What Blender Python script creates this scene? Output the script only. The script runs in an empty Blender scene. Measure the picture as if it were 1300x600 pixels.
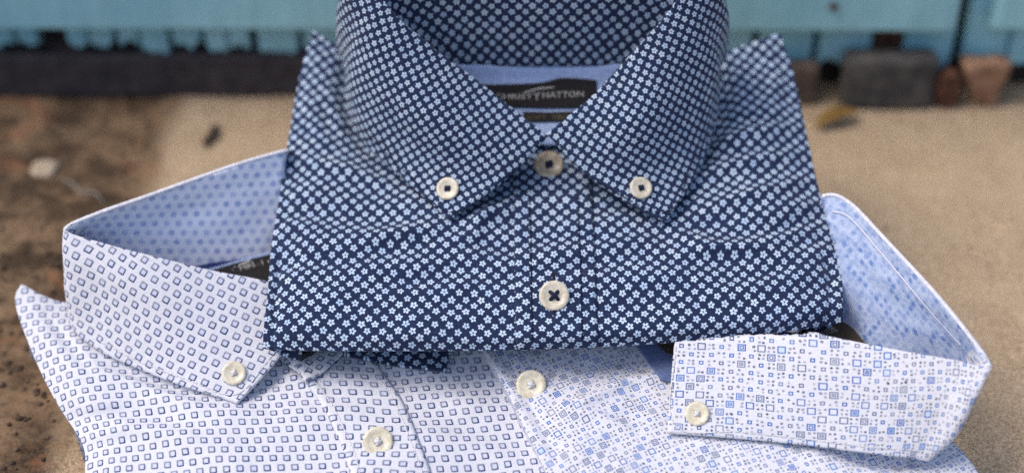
import bpy, math, random
import numpy as np
from mathutils import Vector, noise as mnoise
from mathutils.bvhtree import BVHTree

random.seed(7)
rng = np.random.default_rng(7)
SC = bpy.context.scene
COL = SC.collection
R = math.radians

# ------------------------------------------------------------------ camera
PITCH = R(38.0); FPX = 2000.0
CAM = np.array([0.0, 0.0, 0.465])
FWD = np.array([0, math.cos(PITCH), -math.sin(PITCH)])
UP = np.array([0, math.sin(PITCH), math.cos(PITCH)])
RT = np.array([1.0, 0, 0])

def ray(px, py):
    return FWD + (px - 650) / FPX * RT + (300 - py) / FPX * UP

def topx(p):
    d = np.asarray(p) - CAM
    z = d @ FWD
    return np.stack([650 + FPX * (d @ RT) / z, 300 - FPX * (d @ UP) / z], -1)

class Frame:
    """a resting plane: origin + tilt about x"""
    def __init__(s, o, tilt):
        s.o = np.array(o, float); t = R(tilt)
        s.n = np.array([0, -math.sin(t), math.cos(t)])
    def at(s, px, py, h):                     # h in millimetres above the plane
        d = ray(px, py)
        o = s.o + s.n * h / 1000.0
        k = ((o - CAM) @ s.n) / (d @ s.n)
        return CAM + d * k

NAVY = Frame((0, .471, .053), 15)
LEFT = Frame((0, .427, .017), 10)
RIGHT = Frame((0, .427, .022), 10)

def ground_pt(px, py, z=0.0):
    d = ray(px, py); k = (z - CAM[2]) / d[2]
    return CAM + d * k

def wall_pt(px, py, y):
    d = ray(px, py); k = y / d[1]
    return CAM + d * k

# ------------------------------------------------------------------ grids
def cr1(P, n):
    """Catmull-Rom along axis 0 of control array P -> n samples"""
    P = np.asarray(P, float); m = len(P)
    Q = np.concatenate([[2 * P[0] - P[1]], P, [2 * P[-1] - P[-2]]])
    t = np.linspace(0, m - 1, n); i = np.minimum(t.astype(int), m - 2); f = t - i
    f = f.reshape((-1,) + (1,) * (P.ndim - 1))
    a, b, c, d = Q[i], Q[i + 1], Q[i + 2], Q[i + 3]
    return .5 * (2 * b + (c - a) * f + (2 * a - 5 * b + 4 * c - d) * f ** 2 + (3 * b - a - 3 * c + d) * f ** 3)

def patch(P, nr, nc):
    A = cr1(P, nr)
    return np.swapaxes(cr1(np.swapaxes(A, 0, 1), nc), 0, 1)

def ctrl(frame, rows):
    return np.array([[frame.at(*p) for p in r] for r in rows])

def flatten(G, iters=500):
    """near-isometric unrolling of a grid of points into 2D (metres)"""
    nr, nc = G.shape[:2]
    du = np.linalg.norm(np.diff(G, axis=1), axis=2); dv = np.linalg.norm(np.diff(G, axis=0), axis=2)
    u = np.concatenate([np.zeros((nr, 1)), np.cumsum(du, 1)], 1); u -= u[:, nc // 2:nc // 2 + 1]
    v = np.concatenate([np.zeros((1, nc)), np.cumsum(dv, 0)], 0); v -= v[nr // 2:nr // 2 + 1]
    X = np.stack([u, -v], -1)
    d1 = np.linalg.norm(G[1:, 1:] - G[:-1, :-1], axis=2); d2 = np.linalg.norm(G[1:, :-1] - G[:-1, 1:], axis=2)
    for _ in range(iters):
        C = np.zeros_like(X); W = np.zeros(X.shape[:2] + (1,))
        def con(sa, sb, L):
            d = X[sb] - X[sa]; l = np.linalg.norm(d, axis=2, keepdims=True) + 1e-12
            c = d * (l - L[..., None]) / l * .5
            C[sa] += c; C[sb] -= c; W[sa] += 1; W[sb] += 1
        s = slice
        con((s(None), s(None, -1)), (s(None), s(1, None)), du)
        con((s(None, -1), s(None)), (s(1, None), s(None)), dv)
        con((s(None, -1), s(None, -1)), (s(1, None), s(1, None)), d1)
        con((s(None, -1), s(1, None)), (s(1, None), s(None, -1)), d2)
        X = X + C / W * 1.2
    return X

def make_uv(Gc, nr, nc, rot=0.0):
    """unroll on a coarse copy, line up with the picture's horizontal, turn by rot degrees"""
    A = patch(Gc, 26, 40) if min(Gc.shape[:2]) > 1 else Gc
    X = flatten(A); q = topx(A.reshape(-1, 3)).reshape(A.shape[:2] + (2,)) * np.array([1, -1])
    x = X - X.mean((0, 1)); y = q - q.mean((0, 1))
    M = np.linalg.lstsq(x.reshape(-1, 2), y.reshape(-1, 2), rcond=None)[0]
    if np.linalg.det(M) < 0: x = x * np.array([-1, 1])
    a = math.atan2((x[..., 0] * y[..., 1] - x[..., 1] * y[..., 0]).sum(), (x * y).sum()) + R(rot)
    ca, sa = math.cos(a), math.sin(a)
    x = np.stack([x[..., 0] * ca - x[..., 1] * sa, x[..., 0] * sa + x[..., 1] * ca], -1)
    A = x
    r = np.linspace(0, A.shape[0] - 1, nr); i = np.minimum(r.astype(int), A.shape[0] - 2); f = (r - i)[:, None, None]
    A = A[i] * (1 - f) + A[i + 1] * f
    r = np.linspace(0, A.shape[1] - 1, nc); i = np.minimum(r.astype(int), A.shape[1] - 2); f = (r - i)[None, :, None]
    return A[:, i] * (1 - f) + A[:, i + 1] * f

def grid_normals(G):
    a = np.gradient(G, axis=1); b = np.gradient(G, axis=0)
    n = np.cross(a, b); n /= np.linalg.norm(n, axis=2, keepdims=True) + 1e-12
    s = np.sign((n * (CAM - G)).sum(2).mean())
    return n * (s if s else 1)

def nz(x, y, z=0.0):
    return mnoise.noise(Vector((x, y, z)))

def faces_grid(nr, nc):
    return [(r * nc + c, r * nc + c + 1, (r + 1) * nc + c + 1, (r + 1) * nc + c) for r in range(nr - 1) for c in range(nc - 1)]

def bvh_of(V, F):
    return BVHTree.FromPolygons([tuple(v) for v in V], F)

def cast(bvh, px, py):
    d = Vector(ray(px, py)).normalized()
    loc, nor, _, dist = bvh.ray_cast(Vector(CAM), d)
    if loc is None: return None, None, None
    nor = np.array(nor)
    if nor @ np.array(d) > 0: nor = -nor
    return np.array(loc), nor, dist

def behind(G, bvh, gap=.002):
    """keep hidden cloth below the cloth that lies on it"""
    S = G.reshape(-1, 3).copy()
    for i, p in enumerate(S):
        d = Vector(p - CAM); L = d.length
        loc, nor, _, dist = bvh.ray_cast(Vector(CAM), d / L)
        if loc is not None and L < dist + gap:
            S[i] = CAM + (p - CAM) / L * (dist + gap)
    return S.reshape(G.shape)

def above(G, bvh, lift=.001):
    """keep a leaf of cloth on top of the cloth it lies on"""
    S = G.reshape(-1, 3).copy()
    for i, p in enumerate(S):
        d = Vector(p - CAM); L = d.length
        loc, nor, _, dist = bvh.ray_cast(Vector(CAM), d / L)
        if loc is not None and L > dist - lift:
            S[i] = CAM + (p - CAM) / L * (dist - lift)
    return S.reshape(G.shape)

# ------------------------------------------------------------------ objects
def thing(name, label, cat, loc, group=None):
    o = bpy.data.objects.new(name, None); COL.objects.link(o); o.location = loc
    o.empty_display_size = .02
    o['label'] = label; o['category'] = cat; o['kind'] = 'thing'
    if group: o['group'] = group
    return o

def mesh(name, V, F, mat, parent=None, uv=None, smooth=True, solid=0, offset=0.0, mats=None, midx=None, label=None, rim=None):
    me = bpy.data.meshes.new(name)
    V = np.asarray(V, float).reshape(-1, 3)
    o = bpy.data.objects.new(name, me); COL.objects.link(o)
    base = np.zeros(3)
    if parent is not None:
        o.parent = parent
        q = parent
        while q is not None:
            base = base + np.array(q.location); q = q.parent
    else:
        base = V.mean(0); base[2] = V[:, 2].min(); o.location = base
    me.from_pydata([tuple(v) for v in V - base], [], F)
    for m in (mats or [mat]): me.materials.append(m)
    if uv is not None:
        lay = me.uv_layers.new(name='UVMap'); uv = np.asarray(uv).reshape(-1, 2)
        idx = np.zeros(len(me.loops), int); me.loops.foreach_get('vertex_index', idx)
        lay.data.foreach_set('uv', uv[idx].astype(np.float32).ravel())
    if midx is not None:
        me.polygons.foreach_set('material_index', np.array(midx, np.int32))
    me.polygons.foreach_set('use_smooth', np.full(len(me.polygons), smooth))
    me.update()
    if solid:
        m = o.modifiers.new('cloth', 'SOLIDIFY'); m.thickness = solid; m.offset = offset; m.use_even_offset = False
        if rim is not None:
            me.materials.append(rim); m.material_offset_rim = 1
    if label: o['label'] = label
    return o

def cloth(name, G, uv, mat, parent, solid=.0008, offset=0.0, label=None, rim=None):
    return mesh(name, G.reshape(-1, 3), faces_grid(*G.shape[:2]), mat, parent, uv, solid=solid, offset=offset, label=label, rim=rim)

def pillow(G, uv, nrm, loops, ground=None):
    """close a cloth grid downwards: loops of (outward, down) in metres, then a bottom"""
    nr, nc = G.shape[:2]
    V = [tuple(p) for p in G.reshape(-1, 3)]; U = [tuple(p) for p in uv.reshape(-1, 2)]
    F = faces_grid(nr, nc)
    ring = [c for c in range(nc)] + [r * nc + nc - 1 for r in range(1, nr)] + [(nr - 1) * nc + c for c in range(nc - 2, -1, -1)] + [r * nc for r in range(nr - 2, 0, -1)]
    B = np.array([V[i] for i in ring]); BU = np.array([U[i] for i in ring])
    k = len(ring)
    # inner neighbours give the outward direction
    out = np.roll(B, -3, 0) - np.roll(B, 3, 0)
    out = np.cross(out, nrm); out /= np.linalg.norm(out, axis=1, keepdims=True) + 1e-9
    if (out * (B - B.mean(0))).sum() < 0: out = -out
    for _ in range(4):
        out = (out + np.roll(out, 1, 0) + np.roll(out, -1, 0)) / 3
    ou = BU - BU.mean(0); ou /= np.linalg.norm(ou, axis=1, keepdims=True) + 1e-9
    prev = ring; arc = 0; lo = (0, 0)
    for (a, b) in loops:
        arc += math.hypot(a - lo[0], (b - lo[1]) * (1 if ground is None else .03)); lo = (a, b)
        if ground is None:
            Q = B + out * a - nrm * b
        else:
            Q = B + out * a - np.array([0, 0, 1.0]) * (b * (B[:, 2:3] - ground))
        cur = list(range(len(V), len(V) + k))
        V += [tuple(p) for p in Q]; U += [tuple(p) for p in BU + ou * arc]
        for i in range(k):
            j = (i + 1) % k
            F.append((prev[j], prev[i], cur[i], cur[j]))
        prev = cur
    F.append(tuple(prev))
    return V, F, U

def overlay_pts(rows_px, bvh, lift, nr, nc):
    A = patch(np.array(rows_px, float), nr, nc)
    G = np.zeros(A.shape[:2] + (3,)); last = None
    for i in range(nr):
        for j in range(nc):
            p, n, _ = cast(bvh, *A[i, j])
            if p is None:
                p, n = last
            last = (p, n)
            G[i, j] = p + n * lift
    return G

# ------------------------------------------------------------------ shader helper
class E:
    def __init__(s, nt, sock): s.nt, s.k = nt, sock
    def _m(s, op, *a):
        n = s.nt.nodes.new('ShaderNodeMath'); n.operation = op
        for i, x in enumerate((s,) + a):
            if isinstance(x, E): s.nt.links.new(x.k, n.inputs[i])
            else: n.inputs[i].default_value = float(x)
        return E(s.nt, n.outputs[0])
    def __add__(s, o): return s._m('ADD', o)
    __radd__ = __add__
    def __sub__(s, o): return s._m('SUBTRACT', o)
    def __rsub__(s, o): return (s * -1.0) + o
    def __mul__(s, o): return s._m('MULTIPLY', o)
    __rmul__ = __mul__
    def __truediv__(s, o): return s._m('DIVIDE', o)
    def floor(s): return s._m('FLOOR')
    def abs(s): return s._m('ABSOLUTE')
    def sin(s): return s._m('SINE')
    def cos(s): return s._m('COSINE')
    def pow(s, o): return s._m('POWER', o)
    def mod(s, o): return s._m('FLOORED_MODULO', o)
    def max(s, o): return s._m('MAXIMUM', o)
    def min(s, o): return s._m('MINIMUM', o)
    def lt(s, o): return s._m('LESS_THAN', o)
    def gt(s, o): return s._m('GREATER_THAN', o)
    def atan2(s, o): return s._m('ARCTAN2', o)
    def step(s, lo, hi):
        n = s.nt.nodes.new('ShaderNodeMapRange'); n.interpolation_type = 'SMOOTHSTEP'
        s.nt.links.new(s.k, n.inputs[0])
        n.inputs[1].default_value = lo; n.inputs[2].default_value = hi
        n.inputs[3].default_value = 0; n.inputs[4].default_value = 1
        return E(s.nt, n.outputs[0])

def xyz(nt, x, y, z=0.0):
    n = nt.nodes.new('ShaderNodeCombineXYZ')
    for i, v in enumerate((x, y, z)):
        if isinstance(v, E): nt.links.new(v.k, n.inputs[i])
        else: n.inputs[i].default_value = v
    return n.outputs[0]

def white(nt, x, y, z=0.0):
    n = nt.nodes.new('ShaderNodeTexWhiteNoise'); n.noise_dimensions = '3D'
    nt.links.new(xyz(nt, x, y, z), n.inputs['Vector'])
    s = nt.nodes.new('ShaderNodeSeparateColor'); nt.links.new(n.outputs['Color'], s.inputs[0])
    return [E(nt, s.outputs[i]) for i in range(3)]

def noise(nt, vec, scale, detail=2.0, rough=.5, dist=0.0):
    n = nt.nodes.new('ShaderNodeTexNoise'); n.inputs['Scale'].default_value = scale
    n.inputs['Detail'].default_value = detail; n.inputs['Roughness'].default_value = rough
    n.inputs['Distortion'].default_value = dist
    nt.links.new(vec, n.inputs['Vector'])
    return E(nt, n.outputs[0])

def mix(nt, f, a, b):
    n = nt.nodes.new('ShaderNodeMix'); n.data_type = 'RGBA'
    if isinstance(f, E): nt.links.new(f.k, n.inputs[0])
    else: n.inputs[0].default_value = f
    for i, c in ((6, a), (7, b)):
        if isinstance(c, tuple): n.inputs[i].default_value = (*c, 1)
        else: nt.links.new(c, n.inputs[i])
    return n.outputs[2]

def new_mat(name):
    m = bpy.data.materials.new(name); m.use_nodes = True
    nt = m.node_tree; b = nt.nodes['Principled BSDF']
    return m, nt, b

def uv_of(nt):
    n = nt.nodes.new('ShaderNodeTexCoord')
    s = nt.nodes.new('ShaderNodeSeparateXYZ'); nt.links.new(n.outputs['UV'], s.inputs[0])
    return E(nt, s.outputs[0]), E(nt, s.outputs[1]), n

def cloth_finish(nt, b, col, u, v, tc, bump=.25, grain=.10):
    """thread-scale irregularity of colour and relief"""
    vec = xyz(nt, u * 1000.0, v * 1000.0)
    thr = noise(nt, xyz(nt, u * 2600.0, v * 900.0), 1.0, 2)
    thr2 = noise(nt, xyz(nt, u * 900.0, v * 2600.0), 1.0, 2)
    f = ((thr + thr2) * .5).step(.3, .7)
    n = nt.nodes.new('ShaderNodeHueSaturation')
    n.inputs['Saturation'].default_value = 1
    nt.links.new((f * (2 * grain) + (1 - grain)).k, n.inputs['Value'])
    nt.links.new(col, n.inputs['Color'])
    nt.links.new(n.outputs[0], b.inputs['Base Color'])
    slub = noise(nt, vec, .09, 3, .6)
    bp = nt.nodes.new('ShaderNodeBump'); bp.inputs['Distance'].default_value = .0015; bp.inputs['Strength'].default_value = bump
    nt.links.new((slub + f * .12).k, bp.inputs['Height'])
    nt.links.new(bp.outputs[0], b.inputs['Normal'])
    b.inputs['Roughness'].default_value = .9
    b.inputs['Specular IOR Level'].default_value = .15
    b.inputs['Sheen Weight'].default_value = .105
    b.inputs['Sheen Roughness'].default_value = .5

def flower_mat(name, petal=(.56, .68, .81), base=(.014, .024, .066), pitch=.00415):
    m, nt, b = new_mat(name); u, v, tc = uv_of(nt)
    x = u / pitch; y = v / pitch
    ix, iy = x.floor(), y.floor()
    h = white(nt, ix, iy, 1.7); h2 = white(nt, ix, iy, 5.1)
    fx = x - ix - .5 + (h[0] - .5) * .13
    fy = y - iy - .5 + (h[1] - .5) * .13
    r = (fx * fx + fy * fy).pow(.5)
    wob = noise(nt, xyz(nt, u * 1000.0, v * 1000.0), 1.6, 1) - .5
    th = fy.atan2(fx) + h[2] * 6.283
    lobe = (th * 2.5).cos().abs().pow(.75)
    R_ = (lobe * .225 + .145) * (h2[1] * .18 + .90) + wob * .12
    pet = (R_ - r).step(-.025, .03)
    core = r.step(.055, .115)
    line = ((th * 2.5).sin().abs() * -1.0 + 1.0)              # dark rays in from the notches
    star = ((th * 2.5).cos().abs()).step(.05, .45)
    mask = pet * core * (star * .45 + .55)
    sp = noise(nt, xyz(nt, u * 1000.0, v * 1000.0), 1.15, 2, .7).step(.60, .74)
    base_c = mix(nt, sp * .7, base, (.09, .15, .32))
    pc = mix(nt, h2[0], petal, (petal[0] * .78, petal[1] * .84, petal[2] * .94))
    col = mix(nt, mask, base_c, pc)
    cloth_finish(nt, b, col, u, v, tc, .35, .14)
    return m

def square_mat(name, base=(.65, .66, .725), ring=(.032, .052, .135), fill=(.50, .55, .73), pitch=.0053):
    m, nt, b = new_mat(name); u, v, tc = uv_of(nt)
    y = v / (pitch * .84); iy = y.floor()
    x = u / pitch + iy.mod(2.0) * .5; ix = x.floor()
    h = white(nt, ix, iy, 2.2); h2 = white(nt, ix, iy, 8.8)
    fx = x - ix - .5 + (h[0] - .5) * .05
    fy = (y - iy - .5) * .84 + (h[1] - .5) * .05
    wob = (noise(nt, xyz(nt, u * 1000.0, v * 1000.0), 2.0, 1) - .5) * .06
    d = (fx.abs().pow(7.0) + fy.abs().pow(7.0)).pow(1 / 7.0) + wob
    rg = (d - .222).abs().step(.078, .04)
    side = (fx - fy).step(-.25, .25)
    fl = d.step(.21, .17)
    rgs = rg * (side * .30 + .70) * (h2[0] * .2 + .85)
    c = mix(nt, fl * (h2[1] * .35 + .4), base, fill)
    col = mix(nt, rgs, c, ring)
    cloth_finish(nt, b, col, u, v, tc, .35, .05)
    return m

def dots_back_mat(name, base=(.68, .74, .90), dot=(.26, .35, .65), pitch=.0049):
    m, nt, b = new_mat(name); u, v, tc = uv_of(nt)
    y = v / (pitch * .84); iy = y.floor()
    x = u / pitch + iy.mod(2.0) * .5; ix = x.floor()
    fx = x - ix - .5; fy = (y - iy - .5) * .84
    h = white(nt, ix, iy, 4.0)
    r = (fx * fx + fy * fy).pow(.5)
    f = r.step(.36, .17) * (h[0] * .35 + .55)
    col = mix(nt, f, base, dot)
    cloth_finish(nt, b, col, u, v, tc, .3, .06)
    return m

def geo_mat(name, base=(.65, .66, .725), c=.0033, soft=False):
    m, nt, b = new_mat(name); u, v, tc = uv_of(nt)
    x = u / c; y = v / c
    ix, iy = x.floor(), y.floor()
    fx, fy = x - ix - .5, y - iy - .5
    even = (ix + iy).mod(2.0).lt(.5)
    d = fx.abs().max(fy.abs())
    h = white(nt, ix, iy, 3.3); h2 = white(nt, ix, iy, 7.7)
    nb = noise(nt, xyz(nt, ix * .31, iy * .31, 2.0), 1.0, 1)
    big = ((nb + (h[0] - .5) * .22)).gt(.53)
    if soft:
        f = ((fx * fx + fy * fy).pow(.5).step(.52, .08) * (big * .5 + .28) + noise(nt, xyz(nt, u * 1000.0, v * 1000.0), .22, 3, .7).step(.36, .70) * .75) * (h[1] * .5 + .5)
        col = mix(nt, f.min(1.0), (.50, .58, .76), (.14, .24, .52))
        cloth_finish(nt, b, col, u, v, tc, .3, .06)
        return m
    blue = h[1]
    size = big * .185 + .175
    line = (d - size).abs().step(.092, .04)
    inner = (d - .165).abs().step(.07, .03) * big * h2[0].gt(.45)
    core = d.step(.10, .05) * big * h2[0].gt(.45) * h2[1].gt(.4)
    fill = (size - d).step(0.0, .03) * h2[2].pow(2.0) * .75
    lin = (line.max(inner).max(core)) * even * (h[2] * .25 + .75)
    inkc = mix(nt, blue.step(.28, .55), (.075, .11, .22), (.012, .10, .38))
    fillc = mix(nt, blue.step(.28, .55), (.56, .57, .70), (.38, .55, .80))
    # four little wedges inside each empty cell
    kx, ky = (x * 2.0).floor(), (y * 2.0).floor()
    g = white(nt, kx, ky, 9.1); g2 = white(nt, kx, ky, 4.6)
    gx = fx.abs() - .27 + (g[0] - .5) * .12; gy = fy.abs() - .27 + (g[1] - .5) * .12
    w = gx.abs().max(gy.abs()) * .7 + (gx.abs() + gy.abs()) * .45 + (gx * (g2[0] - .2) + gy * (g2[1] - .2)) * .7
    dot = w.step(.19, .12) * g2[1].gt(.22) * (g[2] * .6 + .4) * (even * -1.0 + 1.0)
    dotc = mix(nt, g2[2], (.012, .015, .035), (.06, .10, .24))
    c0 = mix(nt, fill * even * .75, base, fillc)
    c1 = mix(nt, dot * .9, c0, dotc)
    col = mix(nt, lin, c1, inkc)
    cloth_finish(nt, b, col, u, v, tc, .35, .05)
    return m

def plain_cloth(name, colr, grain=.08, bump=.3):
    m, nt, b = new_mat(name); u, v, tc = uv_of(nt)
    vec = xyz(nt, u * 1000.0, v * 1000.0)
    f = noise(nt, vec, .5, 3)
    col = mix(nt, f.step(.3, .7), tuple(x * .88 for x in colr), tuple(min(1, x * 1.08) for x in colr))
    cloth_finish(nt, b, col, u, v, tc, bump, grain)
    return m

def obj_mat(name, c1, c2, scale, rough=.8, bump=.3, dist=.002, detail=5, lo=.35, hi=.65, spec=.3):
    m, nt, b = new_mat(name)
    tc = nt.nodes.new('ShaderNodeTexCoord')
    f = noise(nt, tc.outputs['Object'], scale, detail, .6)
    nt.links.new(mix(nt, f.step(lo, hi), c1, c2), b.inputs['Base Color'])
    b.inputs['Roughness'].default_value = rough; b.inputs['Specular IOR Level'].default_value = spec
    bp = nt.nodes.new('ShaderNodeBump'); bp.inputs['Distance'].default_value = dist; bp.inputs['Strength'].default_value = bump
    nt.links.new(f.k, bp.inputs['Height']); nt.links.new(bp.outputs[0], b.inputs['Normal'])
    return m

M = {}
M['flower'] = flower_mat('navy_floral_cotton')
M['square'] = square_mat('white_square_print_cotton')
M['square_back'] = dots_back_mat('square_print_reverse')
M['geo'] = geo_mat('white_geometric_print_cotton')
M['geo_back'] = geo_mat('geometric_print_reverse', soft=True)
M['chambray'] = plain_cloth('light_blue_chambray', (.36, .47, .74))
M['chambray_shaded'] = plain_cloth('blue_chambray_shaded', (.045, .085, .25))  # unused darker copy of the light blue chambray, shade in its colour
M['throat'] = plain_cloth('light_blue_chambray_shaded', (.13, .18, .36))  # light blue chambray with the shade of the open neck in its colour
M['piping'] = plain_cloth('dark_blue_tape', (.02, .035, .13))
M['label'] = plain_cloth('black_woven_label', (.022, .02, .022), .2)
M['label_brown'] = plain_cloth('brown_woven_label', (.07, .055, .04), .2)
M['thread_grey'] = plain_cloth('grey_woven_lettering', (.44, .43, .41))
M['thread_gold'] = plain_cloth('gold_woven_lettering', (.12, .11, .06))
M['white_edge'] = plain_cloth('white_cotton_edge', (.67, .67, .73))
M['thread_navy'] = plain_cloth('navy_thread', (.012, .016, .045))
M['thread_white'] = plain_cloth('white_thread', (.66, .65, .68))
M['stitch_navy'] = plain_cloth('dark_stitching', (.006, .008, .025))
M['stitch_blue'] = plain_cloth('pale_stitching', (.62, .64, .76))

def button_mat(name, c, c2):
    m, nt, b = new_mat(name)
    tc = nt.nodes.new('ShaderNodeTexCoord')
    f = noise(nt, tc.outputs['Object'], 260, 3, .6, 1.5)
    nt.links.new(mix(nt, f.step(.35, .65), c, c2), b.inputs['Base Color'])
    b.inputs['Roughness'].default_value = .28; b.inputs['Specular IOR Level'].default_value = .5
    b.inputs['Subsurface Weight'].default_value = .15; b.inputs['Subsurface Radius'].default_value = (.002, .0015, .001)
    return m
M['button'] = button_mat('cream_horn_button', (.52, .47, .36), (.68, .63, .52))
M['button_pearl'] = button_mat('ivory_pearl_button', (.60, .54, .39), (.76, .71, .57))
M['button_horn'] = button_mat('tan_horn_button', (.30, .23, .15), (.52, .44, .33))
M['hole_pale'] = plain_cloth('button_hole_pale', (.50, .45, .34))
M['hole'] = plain_cloth('button_hole_dark', (.02, .02, .025))

# ------------------------------------------------------------------ buttons
def make_button(parent, bvh, px, py, dpx, mat, thread, facing=.45, spin=0.2, style='cross', seat=.0009, extra=None):
    p, n, dist = cast(bvh, px, py)
    depth = (p - CAM) @ FWD
    rad = dpx / 2 / FPX * depth
    view = (CAM - p) / np.linalg.norm(CAM - p)
    n = n * (1 - facing) + view * facing; n /= np.linalg.norm(n)
    if extra is not None: n = n + np.array(extra); n /= np.linalg.norm(n)
    e1 = np.cross(np.array([0, 0, 1.0]), n); e1 /= np.linalg.norm(e1); e2 = np.cross(n, e1)
    c = p + n * seat
    prof = [(0, .17), (.34, .175), (.55, .19), (.64, .225), (.74, .255), (.84, .265), (.92, .25), (.975, .20), (1.0, .12), (.96, .03), (.8, 0.0), (0, 0)]
    seg = 40; V = []; F = []
    for (r, z) in prof:
        for k in range(seg):
            a = 2 * math.pi * k / seg
            V.append(c + rad * (r * (math.cos(a) * e1 + math.sin(a) * e2) + z * n))
    for i in range(len(prof) - 1):
        for k in range(seg):
            l = (k + 1) % seg
            F.append((i * seg + k, i * seg + l, (i + 1) * seg + l, (i + 1) * seg + k))
    mi = [0] * len(F)
    hp = []
    for q in range(4):
        a = spin + math.pi / 4 + q * math.pi / 2
        hc = c + rad * ((.22 if style == 'bar' else .35 if style == 'cross' else .26) * (math.cos(a) * e1 + math.sin(a) * e2) + .185 * n); hp.append(hc)
        b0 = len(V)
        for k in range(12):
            t = 2 * math.pi * k / 12
            V.append(hc + rad * (.12 if style == 'cross' else .085) * (math.cos(t) * e1 + math.sin(t) * e2))
        F.append(tuple(range(b0, b0 + 12))); mi.append(1)
    bo = mesh('button', V, F, mat, parent, mats=[mat, M['hole'] if style != 'pearl' else M['hole_pale']], midx=mi, uv=np.zeros((len(V), 2)))
    # thread
    TV = []; TF = []
    def strand(a, b2, w, hgt):
        d = b2 - a; L = np.linalg.norm(d); d = d / L; s = np.cross(n, d); b0 = len(TV)
        K = 9
        for i in range(K):
            t = i / (K - 1); arch = math.sin(math.pi * t)
            q = a + d * L * t + n * (hgt * arch)
            for j in range(6):
                an = 2 * math.pi * j / 6
                TV.append(q + w * (math.cos(an) * s + math.sin(an) * n * .8))
        for i in range(K - 1):
            for j in range(6):
                l = (j + 1) % 6
                TF.append((b0 + i * 6 + j, b0 + i * 6 + l, b0 + (i + 1) * 6 + l, b0 + (i + 1) * 6 + j))
    w = rad * .095
    if style in ('cross', 'pearl'):
        strand(hp[0], hp[2], w * 1.35, rad * .13); strand(hp[1], hp[3], w * 1.35, rad * .17)
    elif style == 'bar':
        for o in (-.10, 0, .10):
            strand(hp[0] + e2 * o * rad, hp[3] + e2 * o * rad, w, rad * .14)
            strand(hp[1] + e2 * o * rad, hp[2] + e2 * o * rad, w, rad * .14)
            strand((hp[0] + hp[1]) / 2 + e2 * o * rad, (hp[3] + hp[2]) / 2 + e2 * o * rad, w, rad * .12)
    else:
        strand(hp[0], hp[3], w * .9, rad * .08); strand(hp[1], hp[2], w * .9, rad * .08)
    mesh('thread', TV, TF, thread, bo, uv=np.zeros((len(TV), 2)))
    return bo

def seam(parent, bvh, pts, width, mat, lift=.0005, n=None, dashed=True, name='stitching', dash=.0022):
    """a run of stitches laid on a cloth along picture points"""
    pts = np.array(pts, float); n = n or int(np.linalg.norm(np.diff(pts, axis=0), axis=1).sum() / 1.2)
    A = cr1(pts, n); W = []
    for q in A:
        p, nn, _ = cast(bvh, *q)
        if p is not None: W.append((p + nn * lift, nn))
    V = []; F = []; acc = 0
    for i in range(len(W) - 1):
        (a, na), (b, nb) = W[i], W[i + 1]
        d = b - a; L = np.linalg.norm(d)
        if L < 1e-6 or L > .01: continue
        acc += L
        if dashed and (acc % (dash * 1.35)) > dash: continue
        s = np.cross(d / L, na) * width / 2; b0 = len(V)
        V += [a - s, a + na * width * .35, a + s, b - s, b + nb * width * .35, b + s]
        F += [(b0, b0 + 1, b0 + 4, b0 + 3), (b0 + 1, b0 + 2, b0 + 5, b0 + 4)]
    return mesh(name, V, F, mat, parent, uv=np.zeros((len(V), 2)))

def text_geo(s, slant=0.0):
    cu = bpy.data.curves.new('lettering', 'FONT'); cu.body = s; cu.resolution_u = 3
    o = bpy.data.objects.new('lettering', cu); COL.objects.link(o)
    dg = bpy.context.evaluated_depsgraph_get(); dg.update()
    me = o.evaluated_get(dg).to_mesh()
    V = np.array([v.co[:2] for v in me.vertices]); F = [tuple(p.vertices) for p in me.polygons]
    o.evaluated_get(dg).to_mesh_clear()
    bpy.data.objects.remove(o); bpy.data.curves.remove(cu)
    V -= V.min(0); V /= V.max(0)
    return V, F

def lettering(parent, bvh, s, quad, mat, lift=.0003, name='lettering'):
    """quad: picture corners tl, tr, br, bl the writing fills"""
    V, F = text_geo(s); tl, tr, br, bl = [np.array(q, float) for q in quad]
    P = []
    for (x, y) in V:
        q = (bl * (1 - x) + br * x) * (1 - y) + (tl * (1 - x) + tr * x) * y
        p, n, _ = cast(bvh, *q)
        if p is None: return None
        P.append(p + n * lift)
    return mesh(name, P, F, mat, parent, uv=np.zeros((len(P), 2)), smooth=False)

def poly_on(parent, bvh, polys, mat, lift, name):
    V = []; F = []
    for pl in polys:
        b0 = len(V)
        for q in pl:
            p, n, _ = cast(bvh, *q)
            if p is None: return None
            V.append(p + n * lift)
        F.append(tuple(range(b0, b0 + len(pl))))
    return mesh(name, V, F, mat, parent, uv=np.zeros((len(V), 2)), smooth=False)

def crease(G, px_lines, nrm):
    """ridges along picture lines: (points, height mm, half width px)"""
    q = topx(G.reshape(-1, 3)); D = np.zeros(len(q))
    for pts, hgt, wid in px_lines:
        pts = np.array(pts, float); best = np.full(len(q), 1e9); tt = np.zeros(len(q))
        n = len(pts) - 1
        for i in range(n):
            a, b = pts[i], pts[i + 1]; ab = b - a
            t = np.clip(((q - a) @ ab) / (ab @ ab), 0, 1)
            d = np.linalg.norm(q - a - t[:, None] * ab, axis=1)
            k = d < best; best[k] = d[k]; tt[k] = (i + t[k]) / n
        D += hgt * np.exp(-(best / wid) ** 2) * np.sin(np.pi * np.clip(tt * .9 + .05, 0, 1)) ** .6
    return G + (D / 1000.0).reshape(G.shape[:2] + (1,)) * nrm

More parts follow.
